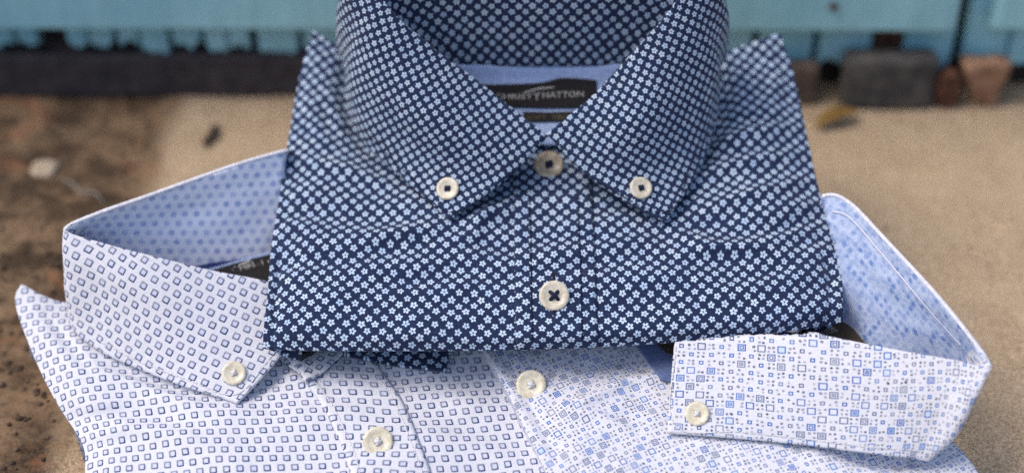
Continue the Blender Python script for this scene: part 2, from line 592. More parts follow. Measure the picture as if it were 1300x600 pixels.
# ================================================================== NAVY SHIRT
S1 = thing('folded_shirt', 'navy blue folded shirt printed with small white flowers, lying on top of two white shirts', 'shirt', (0, .55, .04))
rows = [
 [(397, 38, 9), (440, 62, 4), (520, 92, -3), (690, 96, -3), (850, 92, -3), (915, 68, 4), (990, 42, 9)],
 [(380, 100, 1), (425, 110, 3), (520, 140, -3), (690, 150, -3), (850, 140, -3), (945, 112, 3), (1009, 100, 1)],
 [(368, 165, -1), (420, 175, 1), (520, 190, -2), (690, 200, -2), (860, 190, -2), (955, 172, 3), (1023, 165, -1)],
 [(357, 235, -3), (415, 240, 1), (540, 245, 0), (695, 245, 0), (860, 242, 0), (972, 235, 2), (1037, 230, -3)],
 [(345, 310, -4), (410, 310, 2), (540, 312, 2), (695, 312, 2), (860, 308, 2), (988, 300, 2), (1055, 292, -4)],
 [(340, 370, -4), (405, 370, 2), (540, 370, 3), (695, 370, 3), (860, 364, 3), (995, 355, 2), (1068, 350, -4)],
 [(335, 416, -3), (402, 420, 0), (540, 422, 1), (695, 421, 1), (860, 412, 1), (1000, 399, 0), (1070, 386, -3)],
 [(334, 440, -7), (400, 443, -5), (540, 443, -4), (695, 441, -4), (860, 432, -5), (1000, 418, -6), (1070, 408, -7)],
]
Cn = ctrl(NAVY, rows); NR, NC = 150, 220
G = patch(Cn, NR, NC); UVn = make_uv(Cn, NR, NC, 45)
q = topx(G.reshape(-1, 3)).reshape(NR, NC, 2)
H = np.zeros((NR, NC))
for i in range(NR):
    for j in range(NC):
        x, y = q[i, j]
        w = math.exp(-((y - 305) / 60) ** 2) * .9 + .25
        edge = min(1, (NR - 1 - i) / 26) * min(1, .25 + j / 14, .25 + (NC - 1 - j) / 14)
        rip = nz(x / 105 + .6 * nz(x / 90, y / 60), (y + .22 * abs(x - 690) * (1 if x > 690 else -.6) + 9 * nz(x / 70, y / 80, 3.)) / 22, 1.3) * 3.0 * w
        rip += nz(x / 120, (y + .12 * x) / 40, 8.0) * 1.9 * (w + .2)
        rip += nz(x / 55, y / 26, 4.0) * .9 * (w + .25)
        H[i, j] = rip * max(0, edge)
G = G + NAVY.n * (H / 1000)[..., None]
G = crease(G, [
    ([(905, 185), (945, 172), (1012, 162)], 3.6, 8), ([(880, 225), (950, 205), (1028, 196)], 2.8, 8), ([(900, 262), (960, 245), (1030, 228)], 2.6, 7),
    ([(455, 200), (420, 160), (395, 110)], -1.6, 10), ([(500, 240), (440, 215), (385, 205)], 2.6, 8),
    ([(356, 318), (350, 375), (347, 432)], -1.8, 4), ([(1040, 300), (1054, 350), (1057, 395)], -1.6, 5), ([(590, 285), (640, 262), (655, 250)], 2.2, 6), ([(620, 262), (600, 300), (520, 330)], 2.8, 10),
    ([(845, 290), (900, 315), (1000, 318)], 2.8, 10), ([(560, 285), (480, 300), (390, 300)], 2.6, 10)], NAVY.n)
G = crease(G, [([(446, 62), (436, 110), (450, 160), (480, 205)], -5.0, 13), ([(912, 66), (918, 110), (908, 165), (890, 210)], -4.0, 12),
               ([(400, 60), (392, 110), (405, 160)], 1.5, 10), ([(975, 60), (985, 110), (975, 150)], 1.5, 10)], NAVY.n)
V, F, U = pillow(G, UVn, NAVY.n, [(.0002, .0008), (-.0008, .0025), (-.003, .0055), (-.007, .0095), (-.014, .013)])
navy_body = mesh('body', V, F, M['flower'], S1, U)
BN = bvh_of(V, F)

# placket
pl = [[(651, 205), (682, 207), (716, 209), (748, 211)], [(652, 245), (684, 245), (718, 245), (751, 245)], [(653, 310), (687, 310), (720, 310), (755, 310)], [(654, 375), (688, 375), (722, 375), (757, 374)],
      [(655, 423), (689, 423), (723, 422), (759, 420)], [(655, 439), (689, 439), (723, 438), (759, 436)]]
Gp = overlay_pts(pl, BN, .0009, 70, 26)
Gp[:, 0] -= NAVY.n * .0007; Gp[:, -1] -= NAVY.n * .0007
placket = cloth('placket', Gp, make_uv(Gp[::5, ::5], 70, 26, 43), M['flower'], S1, .0006)
BP = bvh_of(list(V) + [tuple(p) for p in Gp.reshape(-1, 3)], F + [tuple(a + len(V) for a in f) for f in faces_grid(70, 26)])
seam(placket, BP, [(672, 250), (674, 310), (675, 375), (676, 432)], .0007, M['stitch_navy'])
seam(placket, BP, [(734, 250), (736, 310), (738, 375), (739, 430)], .0007, M['stitch_navy'])

# collar: outer leaf, left front -> round the back -> right front
leftc = [
 [(696, 173, 20), (655, 217, 13), (610, 252, 9), (570, 279, 5)],
 [(605, 102, 36), (560, 160, 29), (531, 198, 14), (510, 224, 5)],
 [(545, 57, 50), (503, 92, 43), (464, 130, 26), (452, 166, 8)],
 [(488, 2, 66), (463, 25, 58), (446, 62, 41), (440, 95, 20)],
 [(474, -60, 80), (458, -40, 70), (450, -8, 52), (450, 25, 32)]]
backc = [[(690, -85, 86), (690, -70, 66), (690, -30, 44), (690, 15, 24)]]
rightc = [
 [(880, -60, 80), (896, -40, 70), (904, -8, 52), (904, 25, 32)],
 [(859, 2, 66), (884, 25, 58), (908, 62, 41), (914, 95, 20)],
 [(808, 62, 50), (848, 92, 43), (893, 128, 26), (906, 160, 8)],
 [(761, 114, 36), (805, 163, 29), (850, 198, 14), (884, 222, 5)],
 [(694, 170, 22), (736, 214, 14), (788, 252, 9), (845, 282, 5)]]
def split_uv(Cc, nr, nc, cols, rots):
    """left and right leaves keep a grain of their own, the join hides at the back"""
    a = make_uv(Cc, nr, nc, 0); return a
cols = leftc + backc + rightc
Cc = np.swapaxes(ctrl(NAVY, cols), 0, 1)                   # rows fold..edge
collar = None
def leaf(cols_, name, rot, nc=90, nr=44, par=None, frame=NAVY, bvh=BN, mat=None, lift=.0016, keep=None):
    C_ = np.swapaxes(ctrl(frame, cols_), 0, 1)
    g = patch(C_, nr, nc); uv = make_uv(C_, nr, nc, rot) * 1.22
    n = grid_normals(g)
    hh = np.array([[nz(i / 13, j / 17, len(name)) * .0005 + nz(i / 5., j / 7., 3) * .00015 for j in range(nc)] for i in range(nr)])
    g = g + n * hh[..., None]
    if bvh is not None: g = above(g, bvh, lift)
    if keep is not None: g = behind(g, keep)
    return g, uv
parts = []
gl, ul = leaf(leftc + backc, 'collar', 6)
gr, ur = leaf([backc[0]] + rightc, 'collar', -3)
allV = np.concatenate([gl.reshape(-1, 3), gr.reshape(-1, 3)]); allU = np.concatenate([ul.reshape(-1, 2), ur.reshape(-1, 2)])
fg = faces_grid(44, 90)
allF = fg + [tuple(a + gl.shape[0] * gl.shape[1] for a in f) for f in fg]
collar = mesh('collar', allV, allF, M['flower'], S1, allU, solid=.0012, offset=0)
BC = bvh_of(allV, allF)
# collar edge stitching 5 mm in
for pts in ([(684, 200), (640, 234), (572, 270), (520, 222), (465, 165)], [(703, 201), (755, 230), (842, 272), (872, 225), (897, 165)]):
    seam(collar, BC, pts, .0006, M['stitch_navy'], lift=.0012)
# inside of the collar, standing at the back
inner_cols = [
 [(605, 103, 35.5), (585, 128, 28), (575, 140, 20)],
 [(546, 58, 49.5), (535, 85, 38), (530, 105, 26)],
 [(489, 3, 65.5), (500, 40, 48), (530, 84, 24)],
 [(475, -60, 79), (520, 5, 52), (575, 83, 21)],
 [(690, -84, 84), (690, 5, 52), (690, 84, 20)],
 [(879, -60, 79), (845, 5, 52), (790, 83, 21)],
 [(858, 3, 65.5), (865, 40, 48), (840, 84, 24)],
 [(807, 63, 49.5), (830, 85, 38), (835, 105, 26)],
 [(760, 115, 35.5), (780, 128, 28), (790, 140, 20)]]
Ci = np.swapaxes(ctrl(NAVY, inner_cols), 0, 1)
gi = patch(Ci, 40, 90); ui = make_uv(Ci, 40, 90, 45)
cloth('collar_lining', gi, ui, M['flower'], S1, .0008)
# light blue neckband and its labels
band_rows = [[(560, 80, 23), (620, 83, 20.5), (690, 84, 19.5), (760, 83, 20.5), (812, 80, 23)],
             [(570, 105, 15), (625, 108, 13), (690, 109, 12), (755, 108, 13), (805, 105, 15)],
             [(590, 140, 8), (635, 142, 7), (690, 143, 6), (745, 142, 7), (795, 140, 8)],
             [(610, 180, 3), (645, 182, 2), (690, 184, 1.5), (735, 182, 2), (780, 180, 3)]]
Cb = ctrl(NAVY, band_rows); gb = patch(Cb, 40, 60)
gb = gb + NAVY.n * np.array([[nz(i / 9, j / 12, 6) * .0007 for j in range(60)] for i in range(40)])[..., None]
band = cloth('neckband', gb, make_uv(Cb, 40, 60, 0), M['chambray'], S1, .0008, label='plain light blue inside neckband')
BB = bvh_of(gb.reshape(-1, 3), faces_grid(40, 60))
lab_rows = [[(598, 107), (640, 107), (672, 106), (690, 104), (711, 98.5), (727, 98.5), (757, 101)],
            [(600, 122), (640, 122), (672, 121), (690, 120), (711, 118), (727, 118), (757, 118)],
            [(604, 136), (640, 137), (672, 137.5), (690, 138), (711, 138), (727, 138), (756, 136)]]
gla = overlay_pts(lab_rows, BB, .0012, 20, 50)
lab = cloth('brand_label', gla, make_uv(gla[::3, ::5], 20, 50, 0), M['label'], S1, .0005)
BL = bvh_of(gla.reshape(-1, 3), faces_grid(20, 50))
lettering(lab, BL, 'CHRIST', [(628, 119.5), (676, 119.5), (676, 126), (628, 126)], M['thread_grey'])
lettering(lab, BL, 'Y', [(677, 117.5), (686, 117.5), (686, 127), (677, 127)], M['thread_grey'])
lettering(lab, BL, 'HATTON', [(689, 117), (741, 116), (741, 122.5), (689, 125)], M['thread_grey'])
poly_on(lab, BL, [[(664, 117.2), (684, 111.5), (704, 110), (703, 111.6), (684, 113.6), (666, 118.2)]], M['thread_grey'], .0003, 'emblem')
gta = overlay_pts([[(664, 142.5), (695, 143.5), (729, 142.5)], [(664, 149), (695, 150), (729, 149)], [(664, 155), (695, 156), (729, 155)]], BB, .0012, 10, 24)
tag_ = cloth('size_tag', gta, make_uv(gta[::3, ::4], 10, 24, 0), M['label'], S1, .0005)
BT = bvh_of(gta.reshape(-1, 3), faces_grid(10, 24))
lettering(tag_, BT, 'SOFT  TBO', [(668, 146), (722, 146), (722, 152), (668, 152)], M['thread_gold'])
# buttons
make_button(S1, BN, 697, 213, 37, M['button_horn'], M['thread_navy'], .5, .3, 'bar', seat=.003, extra=(0, -.12, .1))
make_button(S1, BP, 703.5, 375.5, 39, M['button'], M['thread_navy'], .75, 0.05, 'cross')
make_button(S1, BC, 569.5, 240.5, 29.5, M['button'], M['thread_navy'], .15, .2, 'bar', seat=.0012)
make_button(S1, BC, 812.5, 240, 29, M['button'], M['thread_navy'], .15, .1, 'bar', seat=.0012)
# buttonhole above the second button
seam(placket, BP, [(703, 348), (703, 358)], .0012, M['stitch_navy'], dashed=False, name='buttonhole', lift=.0006)
seam(placket, BP, [(704, 394), (704, 402)], .0010, M['stitch_navy'], dashed=False, name='buttonhole', lift=.0006)

# ================================================================== RIGHT SHIRT
S3 = thing('folded_shirt', 'white folded shirt with scattered blue and grey outlined squares, lying right beneath the navy shirt', 'shirt', (.12, .5, 0))
rows = [
 [(596, 395, 0), (700, 388, 0), (850, 380, 0), (1000, 395, 0), (1140, 470, -3), (1178, 525, -6)],
 [(613, 440, 0), (700, 440, 1), (800, 440, 0), (950, 450, 0), (1120, 520, 0), (1209, 559, -1)],
 [(640, 490, 0), (720, 490, 2), (830, 490, 2), (980, 510, 2), (1120, 560, 0), (1225, 577, -1)],
 [(667, 545, 0), (740, 540, 2), (850, 540, 2), (990, 562, 2), (1130, 595, 2), (1243, 602, -1)],
 [(694, 600, 0), (760, 600, 2), (860, 600, 2), (1000, 612, 3), (1140, 632, 2), (1260, 640, -1)],
 [(712, 650, 0), (770, 650, 2), (870, 650, 2), (1010, 660, 3), (1150, 675, 2), (1275, 680, -4)]]
C3 = ctrl(RIGHT, rows); nr, nc = 110, 170
G = patch(C3, nr, nc); U3 = make_uv(C3, nr, nc, -22)
q = topx(G.reshape(-1, 3)).reshape(nr, nc, 2)
H = np.array([[nz(q[i, j, 0] / 90, q[i, j, 1] / 45, 2.) * 1.6 + nz(q[i, j, 0] / 30, q[i, j, 1] / 22, 5.) * .5 for j in range(nc)] for i in range(nr)])
G = G + RIGHT.n * (H / 1000)[..., None]
G = crease(G, [([(852, 476), (800, 483), (745, 508), (715, 516)], 2.2, 7), ([(716, 517), (760, 528), (800, 545)], 1.4, 6), ([(850, 510), (790, 520)], -1.0, 8),
               ([(618, 440), (645, 490), (690, 575)], 1.0, 8), ([(640, 450), (668, 500), (708, 580)], -.7, 6),
               ([(720, 455), (760, 462), (840, 455)], -1.2, 14), ([(1060, 575), (1120, 585), (1180, 588)], -3.0, 10)], RIGHT.n)
G = behind(G, BN, .0012)
V, F, U = pillow(G, U3, RIGHT.n, [(-.0002, .07), (-.0012, .28), (-.004, .65), (-.008, .97)], ground=.001)
body3 = mesh('body', V, F, M['geo'], S3, U)
B3 = bvh_of(V, F)
# collar
leaf_cols = [
 [(1000, 275, 40), (1000, 285, 28), (1005, 310, 14), (1010, 350, 4)],
 [(1046, 248, 46), (1050, 258, 32), (1052, 285, 16), (1052, 320, 4)],
 [(1077, 257, 47), (1079, 268, 33), (1079, 296, 17), (1078, 330, 4)],
 [(1122, 301, 46), (1122, 312, 33), (1120, 340, 17), (1118, 370, 4)],
 [(1182, 366, 44), (1180, 377, 32), (1176, 400, 17), (1172, 432, 4)],
 [(1232, 426, 41), (1229, 440, 31), (1220, 470, 17), (1205, 510, 5)],
 [(1257, 465, 39), (1235, 507, 29), (1213, 549, 16), (1186, 578, 6)],
 [(1215, 457, 37), (1200, 500, 28), (1180, 545, 16), (1156, 580, 7)],
 [(1140, 444, 34), (1128, 490, 25), (1114, 535, 15), (1098, 574, 7)],
 [(1040, 424, 30), (1032, 470, 22), (1025, 520, 13), (1016, 564, 5)],
 [(950, 405, 26), (945, 450, 19), (940, 500, 12), (933, 556, 4)],
 [(862, 398, 22), (856, 440, 16), (851, 495, 9), (847, 549, 4)]]
C_ = np.swapaxes(ctrl(RIGHT, leaf_cols), 0, 1); nr, nc = 44, 150
g = patch(C_, nr, nc)
u = make_uv(C_[:, 6:], nr, 82, 1)
u2 = make_uv(C_[:, :7], nr, 69, 1)
uvc = np.concatenate([u2[:, :68] , u], 1)[:, :nc]
n = grid_normals(g)
hh = np.array([[nz(i / 14, j / 18, 9) * .0006 for j in range(nc)] for i in range(nr)])
g = g + n * hh[..., None]
g = behind(above(g, B3, .0014), BN, .0022)
collar3 = cloth('collar', g, uvc, M['geo'], S3, .0015, rim=M['white_edge'])
BC3 = bvh_of(g.reshape(-1, 3), faces_grid(nr, nc))
seam(collar3, BC3, [(858, 440), (856, 540), (940, 548), (1020, 556), (1100, 566), (1165, 570)], .0005, M['thread_white'], lift=.0011)
inner_cols = [
 [(1256, 464, 38.4), (1240, 468, 28), (1225, 475, 18)],
 [(1231, 427, 40.4), (1215, 445, 25), (1200, 470, 12)],
 [(1181, 367, 43.4), (1165, 410, 25), (1150, 457, 6)],
 [(1121, 302, 45.4), (1112, 365, 26), (1108, 445, 3)],
 [(1076, 258, 46.4), (1072, 340, 26), (1074, 413, 4)],
 [(1046, 249, 45.4), (1035, 330, 28), (1030, 400, 5)],
 [(1001, 276, 39.4), (990, 340, 25), (980, 395, 5)]]
Ci = np.swapaxes(ctrl(RIGHT, inner_cols), 0, 1); gi = patch(Ci, 44, 90)
gi = gi + grid_normals(gi) * np.array([[nz(i / 10, j / 14, 3) * .0008 for j in range(90)] for i in range(44)])[..., None]
gi = behind(gi, BN, .003)
lin3 = cloth('collar_lining', gi, make_uv(Ci, 44, 90, -40), M['geo_back'], S3, .0008, label='blue reverse side of the print inside the collar')
BI3 = bvh_of(gi.reshape(-1, 3), faces_grid(44, 90))
seam(lin3, BI3, [(1056, 268), (1080, 276), (1118, 318), (1175, 385), (1222, 437)], .0009, M['stitch_blue'], lift=.0008, dashed=False)
# band and label in the open neck
Cb = ctrl(RIGHT, [[(985, 392, 6), (1030, 396, 6), (1073, 410, 5), (1110, 446, 4)], [(985, 420, 3), (1030, 424, 3), (1060, 432, 3), (1095, 455, 3)], [(985, 450, 2), (1030, 455, 2), (1050, 460, 2), (1080, 470, 2)]])
gb = behind(patch(Cb, 40, 60), BN, .0012)
band3 = cloth('brand_label', gb, make_uv(Cb, 40, 60, 0), M['label_brown'], S3, .0006)
BL3 = bvh_of(gb.reshape(-1, 3), faces_grid(40, 60))
lettering(band3, BL3, 'HATTON', [(1028, 420), (1056, 413), (1064, 421), (1036, 428)], M['thread_grey'])
# lining seen at the open throat on the other side
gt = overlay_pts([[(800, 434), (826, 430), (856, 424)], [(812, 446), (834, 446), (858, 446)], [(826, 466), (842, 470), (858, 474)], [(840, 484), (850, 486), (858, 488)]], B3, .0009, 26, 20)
thr = cloth('neckband', gt, make_uv(gt[::5, ::4], 26, 20, 0), M['throat'], S3, .0008, label='light blue inside neckband at the open throat, its shade painted in')
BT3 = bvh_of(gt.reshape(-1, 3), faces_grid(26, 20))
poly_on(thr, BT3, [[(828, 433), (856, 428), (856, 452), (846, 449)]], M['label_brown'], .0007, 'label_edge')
make_button(S3, B3, 674.5, 488.5, 38.5, M['button_pearl'], M['thread_white'], .8, .5, 'pearl')
make_button(S3, BC3, 885, 525, 31, M['button_pearl'], M['thread_white'], .7, .2, 'pearl', seat=.0012)

# ================================================================== LEFT SHIRT
S2 = thing('folded_shirt', 'white folded shirt with rows of tiny identical blue squares, lying left beneath the navy shirt', 'shirt', (-.12, .5, 0))
rows = [
 [(27, 362, 2), (82, 384, -2), (200, 385, -3), (350, 385, -3), (520, 385, -3), (700, 390, -3)],
 [(19, 383, 1), (85, 415, 1), (200, 430, 0), (350, 430, 0), (520, 430, 0), (700, 430, -2)],
 [(38, 440, -1), (95, 455, 3), (200, 470, 2), (350, 470, 1), (520, 475, 1), (705, 480, -3)],
 [(66, 500, -2), (115, 505, 3), (220, 510, 3), (360, 515, 3), (530, 520, 2), (710, 530, -4)],
 [(104, 562, -4), (140, 558, 0), (232, 556, 4), (370, 560, 4), (540, 565, 3), (720, 575, -4)],
 [(108, 600, -4), (145, 602, 0), (236, 605, 3), (372, 608, 4), (542, 610, 3), (724, 615, -4)],
 [(108, 655, -5), (145, 655, -1), (240, 655, 2), (374, 655, 3), (544, 655, 2), (724, 655, -4)]]
C2 = ctrl(LEFT, rows); nr, nc = 120, 180
G = patch(C2, nr, nc); U2 = make_uv(C2, nr, nc, -6)
q = topx(G.reshape(-1, 3)).reshape(nr, nc, 2)
H = np.array([[nz(q[i, j, 0] / 110, (q[i, j, 1] - .25 * q[i, j, 0]) / 40, 12.) * 2.0 + nz(q[i, j, 0] / 40, q[i, j, 1] / 25, 15.) * .5 for j in range(nc)] for i in range(nr)])
G = G + LEFT.n * (H / 1000)[..., None]
G = crease(G, [([(115, 452), (180, 478), (270, 508)], -1.5, 10), ([(70, 470), (150, 480), (260, 520), (330, 525)], 1.8, 10), ([(85, 530), (150, 520), (230, 530)], -2.0, 9),
               ([(100, 560), (160, 545), (240, 552)], 1.4, 8), ([(60, 400), (90, 440), (120, 480)], -1.2, 8), ([(320, 500), (360, 470)], -1.5, 8), ([(360, 470), (410, 500)], 1.2, 6)], LEFT.n)
G = behind(G, BN, .0012)
V, F, U = pillow(G, U2, LEFT.n, [(-.0002, .07), (-.0012, .28), (-.004, .65), (-.008, .97)], ground=.001)
body2 = mesh('body', V, F, M['square'], S2, U)
B2 = bvh_of(V, F)
pl = [[(352, 440), (400, 444), (440, 448), (470, 446)], [(383, 478), (418, 476), (452, 474), (485, 474)], [(410, 517), (445, 514), (478, 511), (510, 509)], [(437, 573), (470, 571), (502, 569), (534, 566)], [(447, 610), (480, 608), (514, 607), (548, 605)], [(455, 648), (490, 648), (524, 648), (560, 648)]]
Gp = overlay_pts(pl, B2, .0011, 70, 30)
Gp[:, 0] -= LEFT.n * .0008; Gp[:, -1] -= LEFT.n * .0008
placket2 = cloth('placket', Gp, make_uv(Gp[::5, ::5], 70, 30, -8), M['square'], S2, .0007)
BP2 = bvh_of(list(V) + [tuple(p) for p in Gp.reshape(-1, 3)], F + [tuple(a + len(V) for a in f) for f in faces_grid(70, 30)])
seam(placket2, BP2, [(397, 481), (423, 517), (449, 573), (458, 606)], .0005, M['thread_white'])
seam(placket2, BP2, [(478, 478), (500, 509), (524, 567), (538, 606)], .0005, M['thread_white'])
leaf_cols = [
 [(425, 175, 36), (425, 188, 24), (425, 215, 12), (425, 240, 4)],
 [(372, 188, 41), (372, 201, 28), (371, 228, 14), (370, 258, 4)],
 [(300, 210, 43), (300, 223, 30), (299, 250, 15), (298, 280, 4)],
 [(200, 243, 42), (200, 256, 30), (198, 284, 15), (196, 315, 4)],
 [(120, 272, 40), (122, 286, 30), (122, 312, 16), (124, 345, 5)],
 [(83, 291, 38), (82, 325, 30), (84, 365, 18), (89, 402, 5)],
 [(133, 309, 36), (130, 350, 28), (128, 395, 16), (124, 442, 4)],
 [(200, 327, 32), (195, 375, 25), (190, 425, 14), (177, 468, 4)],
 [(267, 343, 27), (260, 395, 20), (252, 445, 12), (236, 491, 4)],
 [(337, 357, 22), (322, 408, 16), (300, 455, 10), (272, 502, 4)],
 [(395, 374, 16), (378, 420, 12), (348, 462, 8), (301, 512, 4)]]
C_ = np.swapaxes(ctrl(LEFT, leaf_cols), 0, 1); nr, nc = 44, 141
g = patch(C_, nr, nc)
u = make_uv(C_[:, 5:], nr, 71, 30); u2 = make_uv(C_[:, :6], nr, 70, 30)
uvc = np.concatenate([u2, u], 1)
n = grid_normals(g)
hh = np.array([[nz(i / 14, j / 18, 19) * .0006 for j in range(nc)] for i in range(nr)])
g = g + n * hh[..., None]
g = behind(above(g, B2, .0014), BN, .0022)
collar2 = cloth('collar', g, uvc, M['square'], S2, .0015, rim=M['white_edge'])
BC2 = bvh_of(g.reshape(-1, 3), faces_grid(nr, nc))
seam(collar2, BC2, [(130, 433), (180, 459), (240, 482), (300, 501), (345, 452)], .0005, M['thread_white'], lift=.0011)
inner_cols = [
 [(84, 291, 37.4), (98, 302, 28), (122, 337, 12)],
 [(121, 273, 39.4), (135, 295, 28), (165, 346, 8)],
 [(200, 244, 41.4), (205, 283, 27), (218, 346, 5.5)],
 [(300, 211, 42.4), (298, 265, 26), (297, 336, 5)],
 [(372, 189, 40.4), (368, 248, 25), (365, 318, 5)],
 [(425, 176, 35.4), (422, 235, 22), (420, 292, 6)]]
Ci = np.swapaxes(ctrl(LEFT, inner_cols), 0, 1); gi = patch(Ci, 44, 90)
gi = gi + grid_normals(gi) * np.array([[nz(i / 12, j / 14, 33) * .0006 for j in range(90)] for i in range(44)])[..., None]
gi = behind(gi, BN, .003)
gtab = overlay_pts([[(336, 437), (395, 436), (450, 440)], [(360, 463), (398, 464), (428, 460)], [(390, 486), (402, 482), (414, 474)]], BP2, .0022, 24, 40)
gtab = behind(gtab, BN, .001)
cloth('neckband', gtab, make_uv(gtab[::5, ::5], 24, 40, 32), M['square'], S2, .0012)
lin2 = cloth('collar_lining', gi, make_uv(Ci, 44, 90, 0), M['square_back'], S2, .0008, label='pale blue reverse side of the print inside the collar')
def ctrl_band(rows, mat, name, par, rot=0, lab=None):
    C = ctrl(LEFT, rows); gg = behind(patch(C, 14, 50), BN, .003)
    o = cloth(name, gg, make_uv(C, 14, 50, rot), mat, par, .0006, label=lab)
    return o, bvh_of(gg.reshape(-1, 3), faces_grid(14, 50))
tape, _ = ctrl_band([[(200, 345, 9), (260, 335.5, 7.6), (300, 325, 7.6), (345, 312, 7.6), (420, 290, 6.6)], [(200, 347, 8.6), (260, 338, 7.4), (300, 328, 7.2), (345, 315, 7.2), (420, 293, 6.2)], [(200, 349, 8), (260, 341, 7), (300, 331, 6.8), (345, 318, 6.8), (420, 296, 5.8)]], M['piping'], 'neck_tape', S2)
bnd, _ = ctrl_band([[(200, 349, 8), (260, 340, 7), (300, 330.5, 6.8), (345, 317.5, 6.8), (420, 296, 5.8)], [(200, 358, 6), (262, 350, 5), (300, 345, 5), (345, 336, 5), (420, 314, 4)], [(200, 372, 4), (265, 368, 3), (300, 366, 3), (345, 360, 3), (420, 340, 3)]], M['chambray'], 'neckband', S2, lab='light blue inside neckband')
lab2, BL2 = ctrl_band([[(262, 345.5, 6.6), (285, 338, 6.6), (310, 331, 6.6), (345, 322, 6.6), (400, 306, 5.6)], [(266, 356, 5.6), (288, 352, 5.6), (312, 346, 5.6), (345, 338, 5.6), (400, 320, 5)], [(270, 368, 4.6), (290, 367, 4.6), (314, 364, 4.6), (345, 358, 4.6), (400, 340, 4)]], M['label'], 'brand_label', S2)
lettering(lab2, BL2, 'CHRISTY', [(293, 340), (343, 326), (345, 333), (297, 346)], M['thread_grey'])
poly_on(lab2, BL2, [[(303, 336), (318, 329), (332, 326), (331, 328), (318, 331.5), (304, 337.5)]], M['thread_grey'], .0003, 'emblem')
make_button(S2, BP2, 480, 560.5, 38.5, M['button_pearl'], M['thread_white'], .8, .6, 'pearl')
make_button(S2, BC2, 297.5, 474, 31, M['button_pearl'], M['thread_white'], .35, .3, 'pearl', seat=.0012)

# navy cuff showing below the front fold, lying on the left shirt
gc = overlay_pts([[(425, 428), (500, 430), (572, 430)], [(430, 444), (500, 450), (570, 452)], [(433, 451), (500, 461), (567, 467)], [(437, 455), (500, 467), (564, 475)]], BP2, .0022, 24, 50)
gc = behind(gc, BN, .0008)
cloth('cuff', gc, make_uv(gc[::5, ::7], 24, 50, 38), M['flower'], S1, .0018)

# ================================================================== GROUND
def ground_mat():
    m, nt, b = new_mat('sand_and_dirt')
    tc = nt.nodes.new('ShaderNodeTexCoord'); P = tc.outputs['Object']
    s = nt.nodes.new('ShaderNodeSeparateXYZ'); nt.links.new(P, s.inputs[0])
    X, Y = E(nt, s.outputs[0]), E(nt, s.outputs[1])
    big = noise(nt, P, 9, 3, .6); mid = noise(nt, P, 45, 4, .65); fine = noise(nt, P, 900, 3, .7); med = noise(nt, P, 260, 3, .6)
    sand = mix(nt, mid.step(.3, .7), (.43, .295, .165), (.54, .385, .225))
    sand = mix(nt, big.step(.35, .7) * .5, sand, (.57, .425, .265))
    sand = mix(nt, fine.step(.35, .68), mix(nt, .62, sand, (.17, .115, .075)), mix(nt, .4, sand, (.66, .56, .45)))
    sand = mix(nt, med.step(.60, .72) * .6, sand, (.17, .12, .085))
    dirt = mix(nt, mid.step(.38, .62), (.05, .030, .018), (.20, .127, .074))
    dirt = mix(nt, noise(nt, P, 26, 4, .6).step(.5, .68) * .75, dirt, (.25, .175, .11))
    dirt = mix(nt, noise(nt, P, 75, 3, .6, .6).step(.60, .70) * .7, dirt, (.025, .018, .014))
    dirt = mix(nt, noise(nt, P, 33, 3, .6, .3).step(.58, .70) * .7, dirt, (.26, .11, .055))
    dirt = mix(nt, med.step(.45, .7) * .45, dirt, (.028, .02, .016))
    dirt = mix(nt, fine.step(.4, .7) * .3, dirt, (.22, .17, .12))
    f = (X * -1.0 + (big - .5) * .06 + (mid - .5) * .03).step(.170, .192)
    nt.links.new(mix(nt, f, sand, dirt), b.inputs['Base Color'])
    b.inputs['Roughness'].default_value = .95; b.inputs['Specular IOR Level'].default_value = .1
    bp = nt.nodes.new('ShaderNodeBump'); bp.inputs['Distance'].default_value = .002; bp.inputs['Strength'].default_value = .5
    nt.links.new((fine * .35 + med * .5 + mid * (f * 1.6 + .3)).k, bp.inputs['Height']); nt.links.new(bp.outputs[0], b.inputs['Normal'])
    return m
M['ground'] = ground_mat()
def gz(x, y):
    d = max(0.0, min(1.0, (-x - .165) / .03))
    z = nz(x * 30, y * 30, 1) * .0012 + nz(x * 90, y * 90, 2) * .0005
    z += d * (nz(x * 45, y * 45, 5) * .004 + nz(x * 110, y * 110, 6) * .002)
    return z - .0012 - d * .001
xs = np.concatenate([[-30, -8, -2, -1], np.linspace(-.5, .5, 240), [1, 2, 8, 30]])
ys = np.concatenate([[-30, -8, -2, -.5, 0], np.linspace(.25, .85, 150), [1, 2, 8, 30]])
V = [(x, y, gz(x, y) if (abs(x) <= .5 and .2 < y < .86) else -.0012) for y in ys for x in xs]
g_o = mesh('ground', V, faces_grid(len(ys), len(xs)), M['ground'])
g_o['kind'] = 'structure'
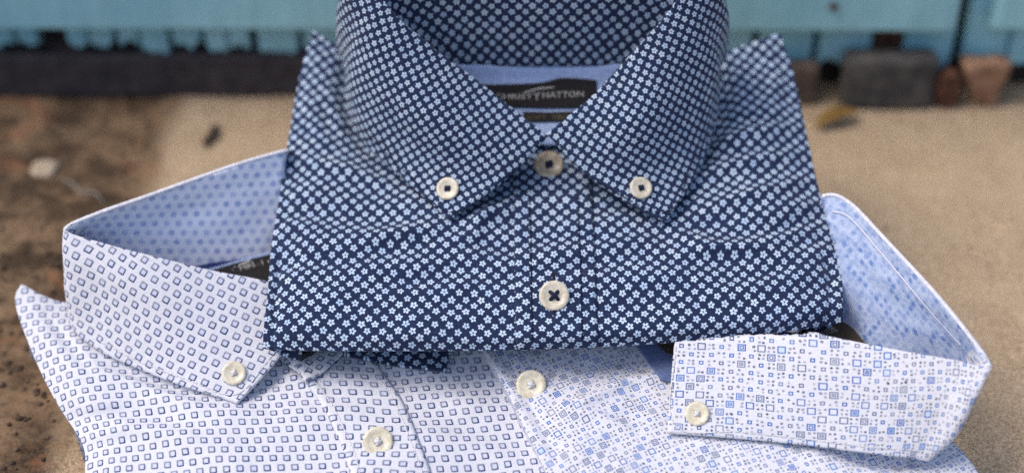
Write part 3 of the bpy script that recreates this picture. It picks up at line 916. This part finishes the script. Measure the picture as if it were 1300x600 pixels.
# crumbs of dirt and grit, too many to count
V = []; F = []
def lump(V, F, c, r, sq=.7, seg=7, seed=0.0):
    b0 = len(V); rings = 5
    for i in range(rings + 1):
        t = math.pi * i / rings
        for k in range(seg):
            a = 2 * math.pi * k / seg
            d = np.array([math.sin(t) * math.cos(a), math.sin(t) * math.sin(a), math.cos(t) * sq])
            rr = r * (1 + .45 * nz(d[0] * 1.3 + seed, d[1] * 1.3, d[2] * 1.3 + seed))
            V.append(tuple(np.array(c) + d * rr))
    for i in range(rings):
        for k in range(seg):
            l = (k + 1) % seg
            F.append((b0 + i * seg + k, b0 + (i + 1) * seg + k, b0 + (i + 1) * seg + l, b0 + i * seg + l))
for k in range(700):
    x = -.19 - abs(random.gauss(0, .055)) if k < 480 else random.uniform(-.16, .4)
    y = random.uniform(.36, .73)
    r = random.choice([.0008, .001, .0012, .0018]) if k < 480 else random.choice([.0004, .0006, .0008, .001])
    if k < 14: r = random.uniform(.0016, .0028)
    lump(V, F, (x, y, gz(x, y) + r * .2), r, .65, 6, k * 1.37)
M['crumb'] = obj_mat('dirt_crumb', (.05, .033, .022), (.15, .10, .065), 60, .95, lo=.4, hi=.6)
cr = mesh('dirt_crumbs', V, F, M['crumb']); cr['kind'] = 'stuff'; cr['label'] = 'loose brown crumbs of dirt and grit scattered on the ground'; cr['category'] = 'grit'

def single(name, label, cat, px, py, r, mat, sq=.6, seed=1.0, group=None):
    p = ground_pt(px, py); V = []; F = []
    lump(V, F, (p[0], p[1], gz(p[0], p[1]) + r * sq * .6), r, sq, 14, seed)
    o = mesh(name, V, F, mat); o['label'] = label; o['category'] = cat; o['kind'] = 'thing'
    if group: o['group'] = group
    return o
M['pale_stone'] = obj_mat('pale_stone', (.30, .23, .165), (.48, .39, .30), 150, .9)
M['dark_stone'] = obj_mat('dark_stone', (.045, .033, .026), (.10, .07, .05), 150, .9)
single('pebble', 'pale cream pebble on the brown dirt at left', 'pebble', 57, 207, .0080, M['pale_stone'], .28, 3.1)
def twig(px0, py0, px1, py1, r, label, mat):
    a = ground_pt(px0, py0); b = ground_pt(px1, py1); V = []; F = []; K = 12
    for i in range(K):
        t = i / (K - 1); p = a * (1 - t) + b * t
        p = p + np.array([nz(t * 3, py0) * .003, nz(t * 3, px0) * .003, 0]); p[2] = gz(p[0], p[1]) + r * .8
        rr = r * (1 - .5 * abs(2 * t - 1) ** 2)
        d = (b - a) / np.linalg.norm(b - a); s = np.cross(d, [0, 0, 1.0])
        for k in range(8):
            an = 2 * math.pi * k / 8
            V.append(p + rr * (math.cos(an) * s + math.sin(an) * np.array([0, 0, 1.0])))
    for i in range(K - 1):
        for k in range(8):
            l = (k + 1) % 8
            F.append((i * 8 + k, i * 8 + l, (i + 1) * 8 + l, (i + 1) * 8 + k))
    F += [tuple(range(8)), tuple(range((K - 1) * 8, K * 8))]
    o = mesh('twig', V, F, mat); o['label'] = label; o['category'] = 'twig'
M['twig_dark'] = obj_mat('dark_twig', (.05, .035, .028), (.12, .085, .06), 300, .9)
M['twig_grey'] = obj_mat('grey_twig', (.14, .125, .105), (.22, .20, .17), 300, .9)
twig(274, 160, 262, 186, .0026, 'short dark twig on the sand behind the left shirt collar', M['twig_dark'])
twig(78, 224, 132, 256, .0010, 'thin grey twig lying on the brown dirt at left', M['twig_grey'])
# fallen leaf
a = ground_pt(1034, 163); b = ground_pt(1086, 149)
V = []; F = []; K = 13; W = 7
for i in range(K):
    t = i / (K - 1); c = a * (1 - t) + b * t; wv = .0046 * math.sin(math.pi * (t * .92 + .04)) ** .7
    d = (b - a) / np.linalg.norm(b - a); s = np.array([-d[1], d[0], 0])
    for j in range(W):
        e = (j / (W - 1) - .5) * 2
        V.append(c + s * wv * e + np.array([0, 0, .0022 + .004 * e * e * math.sin(math.pi * t) + .002 * t]))
F = faces_grid(K, W)
M['dry_leaf'] = obj_mat('dry_leaf', (.25, .14, .03), (.10, .05, .025), 70, .7, lo=.42, hi=.58)
lf = mesh('fallen_leaf', V, F, M['dry_leaf'], solid=.0004); lf['label'] = 'curled yellow brown leaf fallen on the sand before the dark block'; lf['category'] = 'leaf'

# ================================================================== OLD BLUE DOOR
def box(V, F, x0, x1, y0, y1, z0, z1, ch=.0):
    b0 = len(V)
    if ch <= 0:
        V += [(x0, y0, z0), (x1, y0, z0), (x1, y1, z0), (x0, y1, z0), (x0, y0, z1), (x1, y0, z1), (x1, y1, z1), (x0, y1, z1)]
        F += [tuple(b0 + i for i in f) for f in ((0, 3, 2, 1), (4, 5, 6, 7), (0, 1, 5, 4), (1, 2, 6, 5), (2, 3, 7, 6), (3, 0, 4, 7))]

def rough_board(name, mat, parent, x0, x1, y0, y1, z0f, z1, nx=24, label=None, bev=.0015, thick_noise=.0008):
    """a board with an uneven bottom end; z0f(x) gives the bottom height"""
    xs_ = np.linspace(x0, x1, nx); V = []; F = []
    prof = lambda zb: [(y1, zb), (y0 + bev, zb), (y0, zb + bev), (y0, zb + (z1 - zb) * .33), (y0, zb + (z1 - zb) * .66), (y0, z1 - bev), (y0 + bev, z1), (y1, z1)]
    for x in xs_:
        e = min(x - x0, x1 - x); pull = max(0, bev - e)
        for (y, z) in prof(z0f(x)):
            yy = y + (pull if y < y1 else 0) + nz(x * 60, z * 60, y0 * 7) * thick_noise * (1 if y < y1 else 0)
            V.append((x, yy, z))
    k = 8
    for i in range(nx - 1):
        for j in range(k):
            l = (j + 1) % k
            F.append((i * k + j, (i + 1) * k + j, (i + 1) * k + l, i * k + l))
    F += [tuple(range(k)), tuple(reversed(range((nx - 1) * k, nx * k)))]
    return mesh(name, V, F, mat, parent, smooth=False, label=label)

def paint_mat(name, c1, c2, bare=.72):
    m, nt, b = new_mat(name)
    tc = nt.nodes.new('ShaderNodeTexCoord'); P = tc.outputs['Object']
    mp = nt.nodes.new('ShaderNodeMapping'); mp.inputs['Scale'].default_value = (1, 1, .25); nt.links.new(P, mp.inputs[0])
    f = noise(nt, P, 18, 4, .6); st = noise(nt, mp.outputs[0], 120, 4, .6); chip = noise(nt, P, 70, 5, .7)
    col = mix(nt, f.step(.3, .7), c1, c2)
    col = mix(nt, st.step(.5, .75) * .25, col, (.25, .38, .40))
    col = mix(nt, chip.step(bare, bare + .04), col, (.16, .11, .075))
    nt.links.new(col, b.inputs['Base Color']); b.inputs['Roughness'].default_value = .62
    b.inputs['Specular IOR Level'].default_value = .3
    bp = nt.nodes.new('ShaderNodeBump'); bp.inputs['Distance'].default_value = .0015; bp.inputs['Strength'].default_value = .4
    nt.links.new((st + chip * .5).k, bp.inputs['Height']); nt.links.new(bp.outputs[0], b.inputs['Normal'])
    return m
M['paint'] = paint_mat('old_blue_paint', (.25, .50, .57), (.32, .59, .66))
M['paint_plank'] = paint_mat('flaking_blue_paint', (.21, .48, .58), (.30, .57, .67), .66)
M['gap_shade'] = obj_mat('gap_shade_dark', (.016, .013, .013), (.04, .032, .03), 90, .9)  # near black, paints the shade seen through the plank gaps
M['beam'] = obj_mat('tarred_beam', (.030, .026, .031), (.055, .047, .052), 120, .8)
M['block'] = obj_mat('dark_grey_stone', (.045, .042, .042), (.10, .09, .082), 110, .9)
M['brick'] = obj_mat('orange_brick', (.20, .105, .062), (.33, .19, .12), 120, .95)
M['brown_block'] = obj_mat('brown_stone', (.07, .05, .04), (.13, .095, .07), 110, .95)
M['rust'] = obj_mat('rusty_iron', (.05, .022, .015), (.14, .06, .035), 150, .9)

YW = .722      # plank faces
YR = .711      # rail face
def wx(px, y=YW, py=50): return wall_pt(px, py, y)[0]
def wz(py, y=YW): return wall_pt(650, py, y)[2]
D1 = thing('plank_door', 'old blue painted plank door with rotten ragged board ends, wide one behind the shirts', 'door', (0, YW, 0))
rough_board('rail', M['paint'], D1, wx(-420, YR), wx(1211, YR), YR, YW - .0015, lambda x: wz(39.5, YR) + nz(x * 40, 1) * .0006 - .0012 * max(0, x / .25), .20, 120)
edges = [(-400, -250, 60), (-247, -120, 64), (-118, -30, 60), (-28, 17, 63), (21, 47, 63), (84, 110, 64), (113, 143, 66), (150, 175, 64), (178, 213, 71), (219, 254, 63), (260, 288, 71), (290, 316, 70), (327, 378, 72),
         (385, 440, 70), (444, 560, 76), (564, 690, 78), (694, 820, 78), (824, 955, 80), (965, 1033, 84), (1041, 1108, 84), (1149, 1212, 86)]
for (a, b_, pb) in edges:
    zb = wz(pb - (4 if pb < 73 else 1))
    sh = random.random() * 9
    rough_board('plank', M['paint_plank'], D1, wx(a), wx(b_), YW, YW + .010,
                lambda x: zb + nz(x * 120, sh, 1) * .0055 + nz(x * 420, sh, 2) * .003, wz(36), 18)
# added dark sheet: shade behind the plank gaps, keeps sky light from leaking in
V = []; F = []; box(V, F, wx(-420), wx(1211), YW + .0115, YW + .016, -.004, .20)
mesh('gap_dark_sheet', V, F, M['gap_shade'], D1, smooth=False)
# rusty bracket in the gap above the block
rough_board('bracket', M['rust'], D1, wx(1111), wx(1146), YW + .002, YW + .009, lambda x: wz(80), wz(37), 8)
# nail stain on the rail
p = wall_pt(1058, 8, YR); V = []; F = []
lump(V, F, (p[0], YR - .0004, p[2]), .0022, 1.0, 10, 2.0)
mesh('nail', V, F, M['rust'], D1)

D2 = thing('plank_door', 'narrow strip of blue door right of the dark vertical gap', 'door', (wx(1270), YW, 0))
rough_board('rail', M['paint'], D2, wx(1256, YR), wx(1700, YR), YR, YW - .0015, lambda x: wz(40, YR) + nz(x * 40, 1) * .0006, .20, 40)
for (a, b_, pb) in [(1226, 1281, 82), (1284, 1360, 83), (1364, 1450, 82), (1454, 1560, 82), (1564, 1690, 82)]:
    zb = wz(pb); sh = random.random() * 9
    rough_board('plank', M['paint_plank'], D2, wx(a), wx(b_), YW, YW + .010, lambda x: zb + nz(x * 120, sh, 1) * .0012, .20, 18)
V = []; F = []; box(V, F, wx(1213), wx(1690), YW + .0115, YW + .016, -.004, .20)
mesh('gap_dark_sheet', V, F, M['gap_shade'], D2, smooth=False)  # added dark sheet standing in for the shade behind these gaps

# dark beam under the left planks
bm_ = thing('wooden_beam', 'dark tarred beam lying along the foot of the blue door at left', 'beam', (wx(100), .72, 0))
yb = ground_pt(200, 121)[1]
zt = wall_pt(200, 72, yb)[2]
rough_board('timber', M['beam'], bm_, wx(-420, yb), wx(470, yb), yb, yb + .016, lambda x: -.002, zt, 60, bev=.002)

def stone(name, label, cat, px0, px1, py_bot, py_top, depth, mat, rnd=.004, seed=0, group=None, skew=0, taper=0, rough=.0006):
    y0 = ground_pt(650, py_bot)[1]
    x0, x1 = wall_pt(px0, py_bot, y0)[0], wall_pt(px1, py_bot, y0)[0]
    z1 = wall_pt(650, py_top, y0)[2]
    c = np.array([(x0 + x1) / 2, y0 + depth / 2, z1 / 2]); hs = np.array([(x1 - x0) / 2, depth / 2, z1 / 2 + .001])
    V = []; F = []; N = 14
    idx = {}
    def vid(p):
        k = tuple(np.round(p, 5))
        if k not in idx:
            idx[k] = len(V); s = np.array(p)
            w = s * hs; inn = np.clip(w, -(hs - rnd), hs - rnd); dd = w - inn; L = np.linalg.norm(dd)
            if L > 1e-9: w = inn + dd / L * min(L, rnd)
            w = w + np.array([nz(*(w * 90 + seed)), nz(*(w * 90 + seed + 7)), nz(*(w * 90 + seed + 13))]) * rough
            w[0] = w[0] * (1 - taper * (1 - w[2] / hs[2]) / 2) + skew * w[2]
            V.append(tuple(c + w))
        return idx[k]
    for ax in range(3):
        for sg in (-1, 1):
            for i in range(N):
                for j in range(N):
                    f = []
                    for (a, b2) in ((i, j), (i + 1, j), (i + 1, j + 1), (i, j + 1)):
                        p = np.zeros(3); p[ax] = sg; p[(ax + 1) % 3] = -1 + 2 * a / N; p[(ax + 2) % 3] = -1 + 2 * b2 / N
                        f.append(vid(p))
                    F.append(tuple(f if sg > 0 else reversed(f)))
    o = mesh(name, V, F, mat); o['label'] = label; o['category'] = cat; o['kind'] = 'thing'
    if group: o['group'] = group
    return o
stone('stone_block', 'dark grey squared block standing on the sand against the blue door', 'block', 1067, 1183, 139, 79, .014, M['block'], .003, 1)
stone('brick', 'orange brown broken brick at the foot of the door right of the dark block', 'brick', 1214, 1282, 136, 84, .012, M['brick'], .004, 5, skew=-.15, taper=.62, rough=.0014)
stone('stone', 'brown stone stump half hidden beside the right shoulder of the navy shirt', 'stone', 985, 1036, 134, 88, .010, M['brown_block'], .003, 9)
stone('stone', 'small dark rusty brown stone wedged between the dark block and the orange brick', 'stone', 1186, 1216, 138, 96, .010, M['rust'], .006, 15)

# ================================================================== LIGHT + CAMERA
W = bpy.data.worlds.new("World"); SC.world = W; W.use_nodes = True
nt = W.node_tree; bg = nt.nodes['Background']
sky = nt.nodes.new('ShaderNodeTexSky'); sky.sky_type = 'NISHITA'; sky.sun_disc = False; sky.dust_density = 3.2
SUN_EL, SUN_AZ = 58.0, -96.0           # azimuth from +Y towards +X
sky.sun_elevation = R(SUN_EL); sky.sun_rotation = R(SUN_AZ)
nt.links.new(sky.outputs[0], bg.inputs[0]); bg.inputs[1].default_value = .135
sl = bpy.data.lights.new('sun', 'SUN'); sl.energy = 1.15; sl.angle = R(36); sl.color = (1.0, .90, .79)
so = bpy.data.objects.new('sun', sl); COL.objects.link(so)
d = Vector((math.sin(R(SUN_AZ)) * math.cos(R(SUN_EL)), math.cos(R(SUN_AZ)) * math.cos(R(SUN_EL)), math.sin(R(SUN_EL))))
so.rotation_euler = d.to_track_quat('Z', 'Y').to_euler(); so.location = d * 3

cd = bpy.data.cameras.new('camera'); co = bpy.data.objects.new('camera', cd); COL.objects.link(co)
co.location = CAM; co.rotation_euler = (math.pi / 2 - PITCH, 0, 0)
cd.sensor_fit = 'HORIZONTAL'; cd.sensor_width = 36; cd.lens = FPX / 1300 * 36
cd.clip_start = .01; cd.clip_end = 200
fp, _, _ = cast(BN, 703, 400)
cd.dof.use_dof = True; cd.dof.focus_distance = float((fp - CAM) @ FWD); cd.dof.aperture_fstop = 3.2
SC.camera = co
SC.view_settings.view_transform = 'Standard'; SC.view_settings.look = 'None'
SC.view_settings.gamma = 1; SC.view_settings.use_curve_mapping = False
SC.view_settings.exposure = 0.58
SC.render.engine = 'CYCLES'
SC.cycles.use_denoising = False
SC.cycles.max_bounces = 6
